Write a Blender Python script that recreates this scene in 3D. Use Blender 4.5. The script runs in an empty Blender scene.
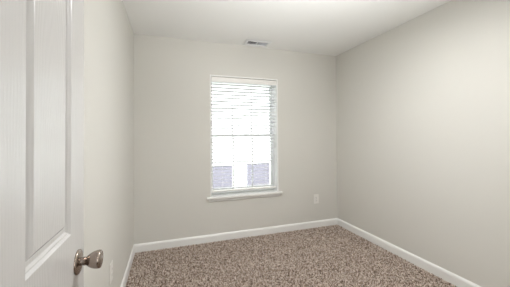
import bpy, bmesh, math, random
import numpy as np
from mathutils import Vector, Matrix

S = bpy.context.scene
C = S.collection
R = math.radians

# ------------------------------------------------------------------ camera
CAM_H = 1.2823
F_PX = 255.54
YAW, PITCH, ROLL = 0.3280, -0.0121, -0.0070
cam_d = bpy.data.cameras.new('camera')
cam_d.sensor_width = 36.0
cam_d.lens = F_PX / 510.0 * 36.0
cam_d.shift_y = -(143.5 - 133.236) / 510.0
cam_d.clip_start = 0.02
cam = bpy.data.objects.new('camera', cam_d)
cy_, sy_ = math.cos(YAW), math.sin(YAW)
cp_, sp_ = math.cos(PITCH), math.sin(PITCH)
cr_, sr_ = math.cos(ROLL), math.sin(ROLL)
CAM_R = (Matrix(((cr_, -sr_, 0), (sr_, cr_, 0), (0, 0, 1)))
         @ Matrix(((1, 0, 0), (0, cp_, -sp_), (0, sp_, cp_)))
         @ Matrix(((cy_, -sy_, 0), (0, 0, -1), (sy_, cy_, 0))))      # world to (right, down, forward)
rt, dn, fw = CAM_R
cam.matrix_world = Matrix(((rt.x, -dn.x, -fw.x, 0), (rt.y, -dn.y, -fw.y, 0), (rt.z, -dn.z, -fw.z, CAM_H), (0, 0, 0, 1)))
C.objects.link(cam)
S.camera = cam

# ------------------------------------------------------------------ sky, sun, view
FILL_DOWN, FILL_UP, HALL_TOP_FILL, HALL_REAR_FILL = 24.5, 15, 5, 9     # watts of the added fill lights: ceiling, floor uplighter, hall ceiling, hall rear
SKY, SUN, GLOW = 4.0, 3.8, 2.2
W = bpy.data.worlds.new('overcast_sky')
S.world = W
W.use_nodes = True
bg = W.node_tree.nodes['Background']
bg.inputs[0].default_value = (0.93, 0.96, 1.0, 1)
bg.inputs[1].default_value = SKY

def lamp(name, typ, loc, rot, energy, color=(1, 1, 1), **kw):
    d = bpy.data.lights.new(name, typ)
    d.energy = energy
    d.color = color
    for k, v in kw.items():
        setattr(d, k, v)
    o = bpy.data.objects.new(name, d)
    o.location = loc
    o.rotation_euler = rot
    C.objects.link(o)
    return o

# sun from behind the house: lights the facing house, never enters this window
lamp('sun', 'SUN', (0, -4, 9), (R(42), 0, R(-20)), SUN, (1, 0.97, 0.92), angle=R(3))
portal = lamp('window_daylight_portal', 'AREA', (0.935, 3.36, 1.293), (R(-90), 0, 0), 1, shape='RECTANGLE', size=0.90, size_y=1.47)
portal.data.cycles.is_portal = True
# added fill light at the hall's rear wall, aimed in through the doorway
lamp('hall_rear_fill', 'AREA', (0.2, -1.325, 1.25), (R(90), 0, 0), HALL_REAR_FILL, (1, 0.995, 0.99), shape='RECTANGLE', size=0.8, size_y=1.3)
# added fill light under the hall ceiling, spilling in through the open doorway
lamp('hall_top_fill', 'AREA', (0.35, -0.75, 2.36), (0, 0, 0), HALL_TOP_FILL, (1, 0.995, 0.99), shape='DISK', size=0.5)

S.view_settings.view_transform = 'Standard'
S.view_settings.look = 'None'
S.view_settings.exposure = -0.06
S.view_settings.gamma = 1.0
S.view_settings.use_curve_mapping = False
S.cycles.max_bounces = 14
S.cycles.diffuse_bounces = 8
S.cycles.transparent_max_bounces = 16

# ------------------------------------------------------------------ room numbers
XL, XR = -0.3618, 2.3095
YF, YB = 0.13, 3.1212
H = 2.44
WX0, WX1, WZ0, WZ1 = 0.484, 1.386, 0.546, 2.040      # window opening
WT = 0.20                                            # outer wall thickness

# ------------------------------------------------------------------ materials
def mat(name, col, rough=0.5, metal=0.0, spec=0.5):
    m = bpy.data.materials.new(name)
    m.use_nodes = True
    b = m.node_tree.nodes['Principled BSDF']
    b.inputs['Base Color'].default_value = (*col, 1)
    b.inputs['Roughness'].default_value = rough
    b.inputs['Metallic'].default_value = metal
    b.inputs['Specular IOR Level'].default_value = spec
    return m

def node(m, t, **kw):
    n = m.node_tree.nodes.new(t)
    for k, v in kw.items():
        setattr(n, k, v)
    return n

def link(m, a, b):
    m.node_tree.links.new(a, b)

def bump(m, height, strength, dist):
    b = node(m, 'ShaderNodeBump')
    b.inputs['Strength'].default_value = strength
    b.inputs['Distance'].default_value = dist
    link(m, height, b.inputs['Height'])
    link(m, b.outputs[0], m.node_tree.nodes['Principled BSDF'].inputs['Normal'])

def noise(m, scale, detail=3, vec=None):
    n = node(m, 'ShaderNodeTexNoise')
    n.inputs['Scale'].default_value = scale
    n.inputs['Detail'].default_value = detail
    if vec is not None:
        link(m, vec, n.inputs['Vector'])
    return n

def objcoord(m):
    return node(m, 'ShaderNodeTexCoord').outputs['Object']

def paint(name, col, rough, spec=0.3, sc=260, st=0.06):
    m = mat(name, col, rough, 0, spec)
    bump(m, noise(m, sc, 2, objcoord(m)).outputs[0], st, 0.002)
    return m

M = {}
M['wall'] = paint('greige_wall_paint', (0.702, 0.694, 0.657), 0.6)
M['ceiling'] = paint('white_ceiling_paint', (0.87, 0.878, 0.866), 0.9, 0.1, 120, 0.12)
M['trim'] = mat('white_trim_paint', (0.88, 0.885, 0.875), 0.35)
M['vinyl'] = mat('white_vinyl', (0.91, 0.92, 0.93), 0.35)
M['plastic'] = mat('white_plastic', (0.86, 0.85, 0.82), 0.35)
M['dark'] = mat('dark_slot', (0.03, 0.03, 0.035), 0.8)
M['vent'] = mat('white_enamelled_steel', (0.82, 0.83, 0.84), 0.4)
M['louver'] = mat('cool_grey_enamel', (0.70, 0.73, 0.80), 0.4)
M['screw'] = mat('screw_metal', (0.7, 0.7, 0.7), 0.35, 1.0)
M['brass'] = mat('hinge_metal', (0.55, 0.50, 0.45), 0.35, 1.0)

# blinds: faux wood slats, slightly translucent
m = mat('blind_slat', (0.92, 0.92, 0.92), 0.5)
b = m.node_tree.nodes['Principled BSDF']
tr = node(m, 'ShaderNodeBsdfTranslucent')
tr.inputs[0].default_value = (0.9, 0.9, 0.92, 1)
mx = node(m, 'ShaderNodeMixShader')
mx.inputs[0].default_value = 0.5
link(m, b.outputs[0], mx.inputs[1])
link(m, tr.outputs[0], mx.inputs[2])
link(m, mx.outputs[0], m.node_tree.nodes['Material Output'].inputs[0])
M['slat'] = m
M['cord'] = mat('blind_cord', (0.80, 0.80, 0.80), 0.8)

# glass: clear pane with a faint reflection
m = bpy.data.materials.new('window_glass')
m.use_nodes = True
m.node_tree.nodes.remove(m.node_tree.nodes['Principled BSDF'])
t_ = node(m, 'ShaderNodeBsdfTransparent')
t_.inputs[0].default_value = (0.97, 0.985, 0.98, 1)
g_ = node(m, 'ShaderNodeBsdfGlossy')
g_.inputs['Roughness'].default_value = 0.02
f_ = node(m, 'ShaderNodeFresnel')
f_.inputs[0].default_value = 1.3
mx = node(m, 'ShaderNodeMixShader')
link(m, f_.outputs[0], mx.inputs[0])
link(m, t_.outputs[0], mx.inputs[1])
link(m, g_.outputs[0], mx.inputs[2])
link(m, mx.outputs[0], m.node_tree.nodes['Material Output'].inputs[0])
M['glass'] = m

# moulded door skin: white semi gloss with embossed wood grain
m = mat('white_door_paint', (0.64, 0.635, 0.63), 0.25, 0, 1.0)
mp = node(m, 'ShaderNodeMapping')
mp.inputs['Scale'].default_value = (1, 1, 0.14)
mp.inputs['Location'].default_value = (0, -0.765, -0.14 * 1.20)
link(m, objcoord(m), mp.inputs[0])
wv = node(m, 'ShaderNodeTexWave', wave_type='RINGS', rings_direction='X')
wv.inputs['Scale'].default_value = 30
wv.inputs['Distortion'].default_value = 9
wv.inputs['Detail'].default_value = 3
wv.inputs['Detail Scale'].default_value = 0.7
link(m, mp.outputs[0], wv.inputs['Vector'])
bump(m, wv.outputs['Fac'], 0.15, 0.0016)
M['door'] = m

# brushed nickel with a warm cast
m = mat('brushed_nickel', (0.37, 0.31, 0.27), 0.20, 1.0)
M['nickel'] = m

# carpet: flecked brown twist pile
m = mat('brown_flecked_carpet', (0.3, 0.2, 0.15), 0.95, 0, 0.1)
geo = node(m, 'ShaderNodeNewGeometry')
nz = noise(m, 60, 3, objcoord(m))
ad = node(m, 'ShaderNodeMath', operation='MULTIPLY_ADD')
ad.inputs[1].default_value = 0.62
link(m, geo.outputs['Random Per Island'], ad.inputs[0])
sb = node(m, 'ShaderNodeMath', operation='MULTIPLY_ADD')
sb.inputs[1].default_value = 1.0
sb.inputs[2].default_value = -0.32
link(m, nz.outputs[0], sb.inputs[0])
link(m, sb.outputs[0], ad.inputs[2])
cr = node(m, 'ShaderNodeValToRGB')
E = cr.color_ramp.elements
E[0].position, E[0].color = 0.12, (0.115, 0.075, 0.056, 1)
E[1].position, E[1].color = 0.92, (0.90, 0.82, 0.75, 1)
e = E.new(0.42); e.color = (0.44, 0.345, 0.28, 1)
e = E.new(0.66); e.color = (0.70, 0.60, 0.53, 1)
link(m, ad.outputs[0], cr.inputs[0])
link(m, cr.outputs[0], m.node_tree.nodes['Principled BSDF'].inputs['Base Color'])
M['carpet'] = m
M['backing'] = mat('carpet_backing', (0.20, 0.14, 0.11), 0.95, 0, 0.1)

# outside
m = mat('pale_lap_siding', (0.80, 0.80, 0.80), 0.6)
M['siding'] = m
M['roof'] = mat('grey_shingle', (0.35, 0.34, 0.34), 0.9)
M['shutter'] = mat('slate_shutter', (0.17, 0.155, 0.20), 0.6)
M['pane'] = mat('neighbour_pane', (0.20, 0.185, 0.235), 0.3)
m = mat('lawn_green', (0.12, 0.18, 0.06), 0.95)
nz = noise(m, 6, 4, objcoord(m))
cr = node(m, 'ShaderNodeValToRGB')
cr.color_ramp.elements[0].color = (0.07, 0.12, 0.035, 1)
cr.color_ramp.elements[1].color = (0.20, 0.26, 0.10, 1)
link(m, nz.outputs[0], cr.inputs[0])
link(m, cr.outputs[0], m.node_tree.nodes['Principled BSDF'].inputs['Base Color'])
M['lawn'] = m
m = mat('added_lamp_diffuser', (0.9, 0.9, 0.88), 0.4)
b = m.node_tree.nodes['Principled BSDF']
b.inputs['Emission Color'].default_value = (1, 0.95, 0.88, 1)
b.inputs['Emission Strength'].default_value = GLOW  # glow of the added ceiling lamp
M['lamp'] = m

# ------------------------------------------------------------------ mesh helpers
def box(bm, x0, x1, y0, y1, z0, z1, bevel=0.0, seg=2):
    mtx = Matrix.Translation(((x0 + x1) / 2, (y0 + y1) / 2, (z0 + z1) / 2)) @ Matrix.Diagonal((x1 - x0, y1 - y0, z1 - z0, 1))
    r = bmesh.ops.create_cube(bm, size=1, matrix=mtx)
    if bevel > 0:
        ed = list({e for v in r['verts'] for e in v.link_edges})
        bmesh.ops.bevel(bm, geom=ed, offset=bevel, segments=seg, affect='EDGES', profile=0.5)

def prism(bm, prof, a, b, fn):
    """sweep the closed 2D profile from a to b; fn(p, q, s) gives the 3D point"""
    A = [bm.verts.new(fn(p, q, a)) for p, q in prof]
    B = [bm.verts.new(fn(p, q, b)) for p, q in prof]
    n = len(prof)
    for i in range(n):
        bm.faces.new((A[i], A[(i + 1) % n], B[(i + 1) % n], B[i]))
    bm.faces.new(A[::-1]); bm.faces.new(B)

def lathe(bm, prof, mtx, n=40):
    """profile of (radius, height) turned about z, placed with mtx"""
    rings = []
    for r, h in prof:
        if r < 1e-6:
            rings.append([bm.verts.new(mtx @ Vector((0, 0, h)))])
        else:
            rings.append([bm.verts.new(mtx @ Vector((r * math.cos(2 * math.pi * k / n), r * math.sin(2 * math.pi * k / n), h))) for k in range(n)])
    for A, B in zip(rings, rings[1:]):
        for k in range(n):
            k2 = (k + 1) % n
            if len(A) == 1 and len(B) == 1: continue
            if len(A) == 1: bm.faces.new((A[0], B[k], B[k2]))
            elif len(B) == 1: bm.faces.new((A[k], A[k2], B[0]))
            else: bm.faces.new((A[k], A[k2], B[k2], B[k]))

def obj(name, bm, m, parent=None, smooth=False):
    bmesh.ops.recalc_face_normals(bm, faces=bm.faces)
    me = bpy.data.meshes.new(name)
    bm.to_mesh(me); bm.free()
    me.materials.append(m)
    if smooth:
        for p in me.polygons: p.use_smooth = True
        me.set_sharp_from_angle(angle=R(35))
    o = bpy.data.objects.new(name, me)
    C.objects.link(o)
    if parent is not None:
        o.parent = parent
        o.matrix_parent_inverse = Matrix.Translation(-Vector(parent_loc(parent)))
    return o

def parent_loc(p):
    l = Vector(p.location)
    return l if p.parent is None else Vector((0, 0, 0)) + l

def struct(o):
    o['kind'] = 'structure'
    return o

def empty(name, loc):
    o = bpy.data.objects.new(name, None)
    o.location = loc
    o.empty_display_size = 0.05
    C.objects.link(o)
    return o

def tag(o, label, cat, group=None):
    o['label'] = label; o['category'] = cat
    if group: o['group'] = group
    return o

def B():
    return bmesh.new()

# ------------------------------------------------------------------ shell
bm = B(); box(bm, XL - 0.12, XR + 0.12, YF - 0.12, YB + WT, -0.12, 0.0); struct(obj('floor', bm, M['backing']))
bm = B(); box(bm, XL - 0.12, XR + 0.12, YF - 0.12, YB + WT, H, H + 0.12); struct(obj('ceiling', bm, M['ceiling']))
bm = B(); box(bm, XL - 0.12, XL, YF - 0.12, YB + WT, 0, H); struct(obj('wall_left', bm, M['wall']))
bm = B(); box(bm, XR, XR + 0.12, YF - 0.12, YB + WT, 0, H); struct(obj('wall_right', bm, M['wall']))
bm = B()
box(bm, XL, WX0, YB, YB + WT, 0, H)
box(bm, WX1, XR, YB, YB + WT, 0, H)
box(bm, WX0, WX1, YB, YB + WT, 0, WZ0)
box(bm, WX0, WX1, YB, YB + WT, WZ1, H)
struct(obj('wall_back', bm, M['wall']))
# front wall with the doorway the photograph was taken from
DX0, DX1, DZ = -0.276, 0.600, 2.06
bm = B()
box(bm, XL, DX0 - 0.0, YF - 0.12, YF, 0, H)
box(bm, DX1, XR, YF - 0.12, YF, 0, H)
box(bm, DX0, DX1, YF - 0.12, YF, DZ, H)
struct(obj('wall_front', bm, M['wall']))
# doorway lining on the hall side and room side
bm = B()
box(bm, DX1 - 0.018, DX1, YF - 0.122, YF + 0.002, 0, DZ)
box(bm, DX0, DX1, YF - 0.122, YF + 0.002, DZ - 0.018, DZ)
box(bm, DX1 - 0.006, DX1 + 0.055, YF, YF + 0.014, 0, DZ + 0.05, 0.004)
box(bm, DX0 - 0.05, DX1 - 0.006, YF, YF + 0.014, DZ - 0.006, DZ + 0.05, 0.004)
struct(obj('trim_1', bm, M['trim']))

# hall beyond the doorway (behind the camera)
HX0, HX1, HY0, HY1 = -0.95, 1.65, -1.35, YF - 0.12
bm = B(); box(bm, HX0, HX1, HY0, HY1, -0.12, 0.0); struct(obj('floor_hall', bm, M['backing']))
bm = B(); box(bm, HX0, HX1, HY0, HY1, H, H + 0.12); struct(obj('ceiling_hall', bm, M['ceiling']))
bm = B()
box(bm, HX0 - 0.1, HX0, HY0 - 0.1, HY1, 0, H)
box(bm, HX1, HX1 + 0.1, HY0 - 0.1, HY1, 0, H)
box(bm, HX0, HX1, HY0 - 0.1, HY0, 0, H)
box(bm, HX0, XL - 0.12, HY1, HY1 + 0.02, 0, H)
struct(obj('wall_hall', bm, M['wall']))

# window frame added around the hall's rear fill light, behind the camera
bm = B()
for a, b_, c, d in ((-0.26, -0.2, 0.54, 1.96), (0.6, 0.66, 0.54, 1.96), (-0.2, 0.6, 1.9, 1.96), (-0.2, 0.6, 0.54, 0.6), (-0.2, 0.6, 1.235, 1.265)):
    box(bm, a, b_, HY0, HY0 + 0.02, c, d, 0.003)
struct(obj('added_hall_window', bm, M['trim']))
# ------------------------------------------------------------------ baseboards (profiled)
BH, BT = 0.098, 0.014
prof = [(0, 0), (BT, 0), (BT, BH - 0.022), (BT - 0.003, BH - 0.012), (BT - 0.008, BH - 0.004), (BT - 0.011, BH), (0, BH)]
bm = B(); prism(bm, prof, XL, XR, lambda p, q, s: (s, YB - p, q)); struct(obj('baseboard_back', bm, M['trim']))
bm = B(); prism(bm, prof, YF, YB - BT, lambda p, q, s: (XL + p, s, q)); struct(obj('baseboard_left', bm, M['trim']))
bm = B(); prism(bm, prof, YF, YB - BT, lambda p, q, s: (XR - p, s, q)); struct(obj('baseboard_right', bm, M['trim']))
bm = B(); prism(bm, prof, DX1 + 0.055, XR - BT, lambda p, q, s: (s, YF + p, q)); struct(obj('baseboard_front', bm, M['trim']))

# ------------------------------------------------------------------ carpet pile: twisted tufts standing on the floor
def carpet(x0, x1, y0, y1, step, h, seed):
    rng = np.random.default_rng(seed)
    nx, ny = int((x1 - x0) / step), int((y1 - y0) / step)
    gx, gy = np.meshgrid(x0 + (np.arange(nx) + .5) * (x1 - x0) / nx, y0 + (np.arange(ny) + .5) * (y1 - y0) / ny)
    n = nx * ny
    px = gx.ravel() + rng.uniform(-.35, .35, n) * step
    py = gy.ravel() + rng.uniform(-.35, .35, n) * step
    hh = h * rng.uniform(.7, 1.15, n)
    a = rng.uniform(0, 2 * math.pi, n)
    lx, ly = rng.normal(0, .0035, n), rng.normal(0, .0035, n)
    V = np.zeros((n, 7, 3), np.float32)
    r0, r1 = step * .50, step * .52
    for k in range(3):
        t = a + k * 2 * math.pi / 3
        V[:, k, 0] = px + r0 * np.cos(t); V[:, k, 1] = py + r0 * np.sin(t); V[:, k, 2] = 0.0
        t = t + .7
        V[:, 3 + k, 0] = px + lx * .7 + r1 * np.cos(t); V[:, 3 + k, 1] = py + ly * .7 + r1 * np.sin(t); V[:, 3 + k, 2] = hh * .72
    V[:, 6, 0] = px + lx; V[:, 6, 1] = py + ly; V[:, 6, 2] = hh
    V[..., 0] = np.clip(V[..., 0], x0, x1); V[..., 1] = np.clip(V[..., 1], y0, y1)
    base = (np.arange(n) * 7)[:, None]
    q = np.array([0, 1, 4, 3, 1, 2, 5, 4, 2, 0, 3, 5, 3, 4, 6, 4, 5, 6, 5, 3, 6])
    sizes = np.tile([4, 4, 4, 3, 3, 3], n)
    loops = (base + q[None]).ravel().astype(np.int32)
    me = bpy.data.meshes.new('carpet_pile')
    me.vertices.add(n * 7); me.vertices.foreach_set('co', V.ravel())
    me.loops.add(len(loops)); me.loops.foreach_set('vertex_index', loops)
    st = np.concatenate([[0], np.cumsum(sizes)[:-1]]).astype(np.int32)
    me.polygons.add(len(sizes)); me.polygons.foreach_set('loop_start', st)
    me.update(calc_edges=True); me.validate()
    me.materials.append(M['carpet'])
    o = bpy.data.objects.new('carpet_pile', me); C.objects.link(o)
    o['kind'] = 'stuff'
    tag(o, 'brown flecked twist carpet pile covering the bedroom floor', 'carpet')
    return o
carpet(XL + BT, XR - BT, YF, YB - BT, 0.0090, 0.013, 3)

# ------------------------------------------------------------------ window (structure)
win = struct(empty('window_1', (0, 0, 0)))
JT = 0.016
jy0, jy1 = YB - 0.003, YB + WT
bm = B()
box(bm, WX0, WX0 + JT, jy0, jy1, WZ0, WZ1, 0.002)
box(bm, WX1 - JT, WX1, jy0, jy1, WZ0, WZ1, 0.002)
box(bm, WX0 + JT, WX1 - JT, jy0, jy1, WZ1 - JT, WZ1, 0.002)
obj('window_jamb', bm, M['trim'], win)
# vinyl frame set back in the opening
fx0, fx1, fz0, fz1 = WX0 + JT, WX1 - JT, WZ0 + 0.012, WZ1 - JT
FW = 0.016
fy0, fy1 = YB + 0.112, YB + WT + 0.01
bm = B()
box(bm, fx0, fx0 + FW, fy0, fy1, fz0, fz1, 0.002)
box(bm, fx1 - FW, fx1, fy0, fy1, fz0, fz1, 0.002)
box(bm, fx0 + FW, fx1 - FW, fy0, fy1, fz1 - FW, fz1, 0.002)
box(bm, fx0 + FW, fx1 - FW, fy0, fy1, fz0, fz0 + FW, 0.002)
obj('window_frame', bm, M['vinyl'], win)
ZM = 1.295
def sash(name, z0, z1, y0, y1, bottom, top):
    sx0, sx1 = fx0 + FW, fx1 - FW
    w = 0.022
    bm = B()
    box(bm, sx0, sx0 + w, y0, y1, z0, z1, 0.003)
    box(bm, sx1 - w, sx1, y0, y1, z0, z1, 0.003)
    box(bm, sx0 + w, sx1 - w, y0, y1, z0, z0 + bottom, 0.003)
    box(bm, sx0 + w, sx1 - w, y0, y1, z1 - top, z1, 0.003)
    s = obj(name, bm, M['vinyl'], win)
    ym = (y0 + y1) / 2
    gx0, gx1, gz0, gz1 = sx0 + w, sx1 - w, z0 + bottom, z1 - top
    bm = B(); box(bm, gx0, gx1, ym - 0.002, ym + 0.002, gz0, gz1); obj('glass_pane', bm, M['glass'], s)
    bm = B()
    for k in (1, 2):
        x = gx0 + (gx1 - gx0) * k / 3
        box(bm, x - 0.0075, x + 0.0075, ym - 0.009, ym - 0.0025, gz0, gz1)
    z = (gz0 + gz1) / 2
    box(bm, gx0, gx1, ym - 0.010, ym - 0.0025, z - 0.0075, z + 0.0075)
    obj('muntin_grid', bm, M['vinyl'], s)
sash('upper_sash', ZM - 0.018, fz1 - FW, fy0 + 0.045, fy0 + 0.072, 0.036, 0.03)
sash('lower_sash', fz0 + FW, ZM + 0.018, fy0 + 0.010, fy0 + 0.037, 0.05, 0.036)
# stool and apron
bm = B()
box(bm, WX0 - 0.045, WX1 + 0.045, YB - 0.042, YB + 0.0, WZ0 - 0.020, WZ0 + 0.004, 0.006, 3)
box(bm, WX0 + 0.001, WX1 - 0.001, YB - 0.01, YB + 0.125, WZ0 - 0.0, WZ0 + 0.0042)
obj('window_sill', bm, M['trim'], win)
bm = B()
box(bm, WX0 - 0.02, WX1 + 0.02, YB - 0.016, YB, WZ0 - 0.052, WZ0 - 0.020, 0.004)
obj('window_apron', bm, M['trim'], win)

# ------------------------------------------------------------------ venetian blind
bl = tag(empty('venetian_blind', (0.935, YB + 0.04, WZ1 - JT)), 'white horizontal slat venetian blind lowered inside the window frame', 'blind')
bx0, bx1 = WX0 + JT + 0.006, WX1 - JT - 0.006
bzt = WZ1 - JT - 0.004
bm = B(); box(bm, bx0, bx1, YB + 0.012, YB + 0.066, bzt - 0.045, bzt, 0.003); obj('head_rail', bm, M['plastic'], bl)
bm = B(); box(bm, bx0 - 0.003, bx1 + 0.003, YB + 0.001, YB + 0.009, bzt - 0.062, bzt - 0.001, 0.003); obj('valance', bm, M['plastic'], bl)
PITCH, SW, YS, TILT = 0.0425, 0.050, YB + 0.042, R(-10)
zb = WZ0 + 0.052
bm = B()
z = bzt - 0.085
n_sl = 0
while z > zb + 0.05:
    # gently crowned slat
    pts = []
    for i in range(5):
        s = -1 + i * 0.5
        y = s * SW / 2
        pts.append((y, 0.0012 * (1 - s * s)))
    prof2 = [(p, q + 0.0017) for p, q in pts] + [(p, q - 0.0017) for p, q in pts[::-1]]
    ct, sn = math.cos(TILT), math.sin(TILT)
    prism(bm, prof2, bx0 + 0.004, bx1 - 0.004, lambda p, q, s, z=z: (s, YS + p * ct - q * sn, z + p * sn + q * ct))
    z -= PITCH
    n_sl += 1
obj('slats', bm, M['slat'], bl)
bm = B(); box(bm, bx0 + 0.004, bx1 - 0.004, YS - 0.026, YS + 0.026, zb, zb + 0.018, 0.004); obj('bottom_rail', bm, M['plastic'], bl)
for fx in (0.16, 0.84):
    x = bx0 + (bx1 - bx0) * fx
    bm = B()
    for yy in (YS - 0.027, YS + 0.027):
        box(bm, x - 0.0011, x + 0.0011, yy - 0.0011, yy + 0.0011, zb + 0.01, bzt - 0.04)
    obj('ladder_cord', bm, M['cord'], bl)

# ------------------------------------------------------------------ outlets
def outlet(name, fn, label, w=0.079, h=0.127):
    """fn(a, z, d): a along the wall, z up, d out from the wall"""
    root = tag(empty(name, fn(0, -h / 2, 0)), label, 'outlet', 'wall outlets')
    def bx(bm, a0, a1, z0, z1, d0, d1, bev=0):
        p, q = fn(a0, z0, d0), fn(a1, z1, d1)
        lo = [min(p[i], q[i]) for i in range(3)]; hi = [max(p[i], q[i]) for i in range(3)]
        box(bm, lo[0], hi[0], lo[1], hi[1], lo[2], hi[2], bev)
    bm = B(); bx(bm, -w / 2, w / 2, -h / 2, h / 2, 0, 0.006, 0.0025); obj('cover_plate', bm, M['plastic'], root)
    for s in (-1, 1):
        bm = B(); bx(bm, -0.0165, 0.0165, s * 0.0195 - 0.0135, s * 0.0195 + 0.0135, 0.005, 0.0082, 0.0015)
        rc = obj('receptacle', bm, M['plastic'], root)
        bm = B()
        for a, hh in ((-0.0065, 0.0045), (0.0065, 0.0037)):
            bx(bm, a - 0.0011, a + 0.0011, s * 0.0195 + 0.002 - hh, s * 0.0195 + 0.002 + hh, 0.0078, 0.0084)
        bx(bm, -0.0022, 0.0022, s * 0.0195 - 0.0105, s * 0.0195 - 0.0065, 0.0078, 0.0084)
        o = obj('socket_slot', bm, M['dark'], rc)
    bm = B(); bx(bm, -0.003, 0.003, -0.003, 0.003, 0.0055, 0.0068, 0.001); obj('plate_screw', bm, M['screw'], root)
outlet('wall_outlet', lambda a, z, d: (1.958 + a, YB - d, 0.402 + z), 'white wall outlet on the back wall, right of the window near the corner')
outlet('wall_outlet.001', lambda a, z, d: (XL + d, 1.925 + a, 0.390 + z), 'white wall outlet low on the left wall, just past the open door knob')

# ------------------------------------------------------------------ ceiling vent
vx, vy = 1.045, 2.965
vent = tag(empty('ceiling_vent', (vx, vy, H)), 'white metal air register with slanted louvers set in the ceiling near the window wall', 'vent')
VL, VW = 0.32, 0.20
IL, IW = 0.255, 0.105
bm = B()
zf = H - 0.006
def ring(bm, a, b, za, zbb):
    (ax, ay), (bx_, by_) = a, b
    o = [(-1, -1), (1, -1), (1, 1), (-1, 1)]
    A = [bm.verts.new((vx + s * ax, vy + t * ay, za)) for s, t in o]
    Bv = [bm.verts.new((vx + s * bx_, vy + t * by_, zbb)) for s, t in o]
    for i in range(4): bm.faces.new((A[i], A[(i + 1) % 4], Bv[(i + 1) % 4], Bv[i]))
ring(bm, (VL / 2, VW / 2), (IL / 2, IW / 2), H - 0.010, H - 0.010)
ring(bm, (VL / 2, VW / 2), (VL / 2, VW / 2), H - 0.010, H - 0.014)
ring(bm, (VL / 2, VW / 2), (VL / 2 - 0.012, VW / 2 - 0.012), H - 0.014, H - 0.018)
ring(bm, (VL / 2 - 0.012, VW / 2 - 0.012), (IL / 2, IW / 2), H - 0.018, H - 0.016)
ring(bm, (IL / 2, IW / 2), (IL / 2, IW / 2), H - 0.016, H - 0.0005)
obj('register_frame', bm, M['vent'], vent)
bm = B(); box(bm, vx - IL / 2 - 0.002, vx + IL / 2 + 0.002, vy - IW / 2 - 0.002, vy + IW / 2 + 0.002, H - 0.0012, H - 0.0002); obj('duct_opening', bm, M['dark'], vent)
bm = B()
nl = 18
for i in range(nl):
    x = vx - IL / 2 + (i + 0.5) * IL / nl
    s = -1.1 + 2.1 * i / (nl - 1)
    prism(bm, [(-0.0045 * s - 0.0004, 0), (-0.0045 * s + 0.0004, 0), (0.0045 * s + 0.0004, -0.0085), (0.0045 * s - 0.0004, -0.0085)], vy - IW / 2, vy + IW / 2,
          lambda p, q, t, x=x: (x + p, t, H - 0.002 + q))
obj('louvers', bm, M['louver'], vent)
bm = B(); box(bm, vx - 0.004, vx + 0.004, vy - IW / 2, vy + IW / 2, H - 0.0112, H - 0.0015); box(bm, vx - IL / 2, vx + IL / 2, vy - 0.002, vy + 0.002, H - 0.0118, H - 0.0106); obj('damper_bar', bm, M['vent'], vent)
for s in (-1, 1):
    bm = B(); lathe(bm, [(0, 0), (0.004, 0), (0.003, -0.002), (0, -0.0025)], Matrix.Translation((vx + s * (IL / 2 + 0.017), vy, H - 0.0165)), 16); obj('register_screw', bm, M['screw'], vent)

# ------------------------------------------------------------------ two lamps added to brighten the room, both out of the camera's view
lx, ly = 1.08, 1.42
cl = tag(empty('added_ceiling_lamp', (lx, ly, H)), 'round white flush ceiling lamp added out of view as fill light', 'lamp')
bm = B(); lathe(bm, [(0, 0), (0.262, 0), (0.264, -0.02), (0.257, -0.028), (0, -0.028)], Matrix.Translation((lx, ly, H))); obj('added_lamp_base', bm, M['vent'], cl, True)
bm = B(); lathe(bm, [(0.25, -0.026), (0.247, -0.045), (0.225, -0.066), (0.17, -0.082), (0.09, -0.091), (0, -0.094)], Matrix.Translation((lx, ly, H))); obj('added_lamp_shade', bm, M['lamp'], cl, True)
lo = lamp('added_ceiling_downlight', 'AREA', (lx, ly, H - 0.10), (0, 0, 0), FILL_DOWN, (1, 0.992, 0.985), shape='DISK', size=0.50)
lo.parent = cl; lo.matrix_parent_inverse = Matrix.Translation((-lx, -ly, -H))
tx, ty, tz = 1.00, 0.31, 1.2  # unseen uplighter added to brighten the ceiling
fl = tag(empty('added_floor_lamp', (tx, ty, 0.0)), 'white uplighter floor lamp added out of view beside the doorway as fill light', 'lamp')
mt = Matrix.Translation((tx, ty, 0.0))
bm = B(); lathe(bm, [(0, 0.0), (0.12, 0.0), (0.12, 0.03), (0.11, 0.038), (0.02, 0.045), (0, 0.045)], mt); obj('base', bm, M['vent'], fl, True)
bm = B(); lathe(bm, [(0, 0.04), (0.011, 0.04), (0.011, tz - 0.075), (0, tz - 0.075)], mt, 20); obj('pole', bm, M['vent'], fl, True)
tilt = Vector((-0.08, 0.9, 1.2)).to_track_quat('Z', 'Y').to_matrix().to_4x4()
mh = Matrix.Translation((tx, ty, tz - 0.01)) @ tilt
bm = B(); lathe(bm, [(0, -0.10), (0.05, -0.095), (0.10, -0.06), (0.135, 0.01), (0.130, 0.01), (0.096, -0.053), (0.05, -0.087), (0, -0.091)], mh); obj('added_lamp_shade', bm, M['vent'], fl, True)
lo = lamp('added_floor_uplight', 'AREA', (tx, ty, tz - 0.01), (R(180), 0, 0), FILL_UP, (1, 0.992, 0.985), shape='DISK', size=0.24, spread=R(90))
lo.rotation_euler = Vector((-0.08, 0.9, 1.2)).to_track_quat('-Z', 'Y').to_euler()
lo.parent = fl; lo.matrix_parent_inverse = Matrix.Translation((-tx, -ty, 0))

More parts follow.
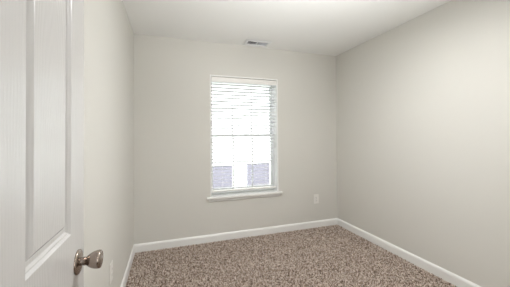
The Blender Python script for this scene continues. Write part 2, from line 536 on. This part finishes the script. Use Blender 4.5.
# ------------------------------------------------------------------ open door along the left wall
FX = -0.270          # face towards the room
DT = 0.035
DY0, DY1, DZ0, DZ1 = 0.152, 1.006, 0.022, 2.045
ys = [DY0, 0.270, 0.525, 0.633, 0.888, DY1]
zs = [DZ0, 0.225, 0.80, 0.997, 1.716, 1.793, 1.94, DZ1]
RINGS = [(0.0, 0.0), (0.002, -0.0012), (0.007, -0.0062), (0.010, -0.0065), (0.014, -0.0118), (0.016, -0.0122), (0.027, -0.0122), (0.038, -0.0028), (0.0395, -0.0022)]
bm = B()
for side, xf in ((1, FX), (-1, FX - DT)):
    for i in range(5):
        for j in range(7):
            y0, y1, z0, z1 = ys[i], ys[i + 1], zs[j], zs[j + 1]
            if i in (1, 3) and j in (1, 3, 5):
                prev = None
                for ins, dep in RINGS:
                    x = xf + side * dep
                    cur = [bm.verts.new(p) for p in ((x, y0 + ins, z0 + ins), (x, y1 - ins, z0 + ins), (x, y1 - ins, z1 - ins), (x, y0 + ins, z1 - ins))]
                    if prev:
                        for k in range(4): bm.faces.new((prev[k], prev[(k + 1) % 4], cur[(k + 1) % 4], cur[k]))
                    prev = cur
                bm.faces.new(prev)
            else:
                bm.faces.new([bm.verts.new(p) for p in ((xf, y0, z0), (xf, y1, z0), (xf, y1, z1), (xf, y0, z1))])
for i in range(5):
    for z in (DZ0, DZ1):
        bm.faces.new([bm.verts.new(p) for p in ((FX, ys[i], z), (FX, ys[i + 1], z), (FX - DT, ys[i + 1], z), (FX - DT, ys[i], z))])
for j in range(7):
    for y in (DY0, DY1):
        bm.faces.new([bm.verts.new(p) for p in ((FX, y, zs[j]), (FX, y, zs[j + 1]), (FX - DT, y, zs[j + 1]), (FX - DT, y, zs[j]))])
bmesh.ops.remove_doubles(bm, verts=bm.verts, dist=1e-5)
door = struct(obj('door_1', bm, M['door']))
KY, KZ = 0.944, 0.892
def knob(side):
    xf = FX if side > 0 else FX - DT
    mt = Matrix.Translation((xf, KY, KZ)) @ Matrix.Rotation(R(90 * side), 4, 'Y')
    bm = B()
    lathe(bm, [(0.0120, 0.006), (0.0120, 0.017), (0.0128, 0.018), (0.0134, 0.0195), (0.0134, 0.021), (0.0122, 0.0222), (0.0128, 0.0245), (0.0160, 0.0285), (0.0198, 0.0330),
               (0.0232, 0.0390), (0.0258, 0.0455), (0.0274, 0.052), (0.0280, 0.057), (0.0278, 0.061), (0.0269, 0.0638), (0.0252, 0.0655), (0.0225, 0.0664), (0.0215, 0.0655), (0.012, 0.0668), (0, 0.0672)], mt, 56)
    k = obj('door_knob', bm, M['nickel'], door, True)
    bm = B()
    lathe(bm, [(0.0, 0.0), (0.0372, 0.0), (0.0374, 0.0028), (0.0362, 0.0050), (0.033, 0.0070), (0.025, 0.0086), (0.017, 0.0094), (0.0135, 0.0098), (0.0105, 0.0100)], mt, 56)
    obj('rosette', bm, M['nickel'], k, True)
knob(1)
knob(-1)
bm = B(); box(bm, FX - DT / 2 - 0.0125, FX - DT / 2 + 0.0125, DY1 - 0.001, DY1 + 0.0012, KZ - 0.028, KZ + 0.028, 0.0005); box(bm, FX - DT / 2 - 0.006, FX - DT / 2 + 0.006, DY1, DY1 + 0.010, KZ - 0.010, KZ + 0.010, 0.002)
obj('latch', bm, M['nickel'], door)
for z in (0.22, 1.03, 1.84):
    bm = B(); lathe(bm, [(0, -0.045), (0.006, -0.045), (0.006, 0.045), (0, 0.045)], Matrix.Translation((FX + 0.004, DY0 - 0.004, z)), 16)
    obj('door_hinge', bm, M['brass'], door, True)

# ------------------------------------------------------------------ outside: lawn and the neighbouring house
GZ = -2.9
bm = B(); box(bm, -30, 30, YB + 0.5, 45, GZ - 0.2, GZ); lw = struct(obj('ground', bm, M['lawn']))
NY = 11.5
nb = tag(empty('neighbouring_house', (2, NY + 2, GZ)), 'pale sided neighbouring house with shaded windows seen through the blind slats', 'house')
bm = B()
zz = GZ
while zz < 6.2:
    prism(bm, [(0, 0), (0.02, 0), (0.004, 0.18), (0, 0.18)], -6, 12, lambda p, q, s, zz=zz: (s, NY - p, zz + q))
    zz += 0.18
box(bm, -6, 12, NY, NY + 7, GZ, 6.24)
obj('siding_wall', bm, M['siding'], nb)
bm = B(); prism(bm, [(-0.5, 6.24), (7.5, 6.24), (3.5, 8.2)], -6.4, 12.4, lambda p, q, s: (s, NY + p, q)); obj('roof', bm, M['roof'], nb)
def at(px, y, depth_y):
    d = CAM_R.transposed() @ Vector(((px - 255) / F_PX, (y - 133.236) / F_PX, 1))
    k = depth_y / d.y
    return d.x * k, CAM_H + d.z * k
def nwindow(p0, p1, top, bot):
    x0, x1 = at(p0, top, NY)[0], at(p1, top, NY)[0]
    z1, z0 = at((p0 + p1) / 2, top, NY)[1], at((p0 + p1) / 2, bot, NY)[1]
    bm = B()
    for a, b_, c, d in ((x0 - .08, x0, z0 - .08, z1 + .08), (x1, x1 + .08, z0 - .08, z1 + .08), (x0, x1, z1, z1 + .08), (x0, x1, z0 - .08, z0)):
        box(bm, a, b_, NY - 0.06, NY, c, d)
    w = obj('house_window', bm, M['trim'], nb)
    bm = B(); box(bm, x0, x1, NY - 0.03, NY - 0.01, z0, z1); obj('window_pane', bm, M['pane'], w)
nwindow(212, 232, 166, 192)
nwindow(246.5, 269, 163, 190)
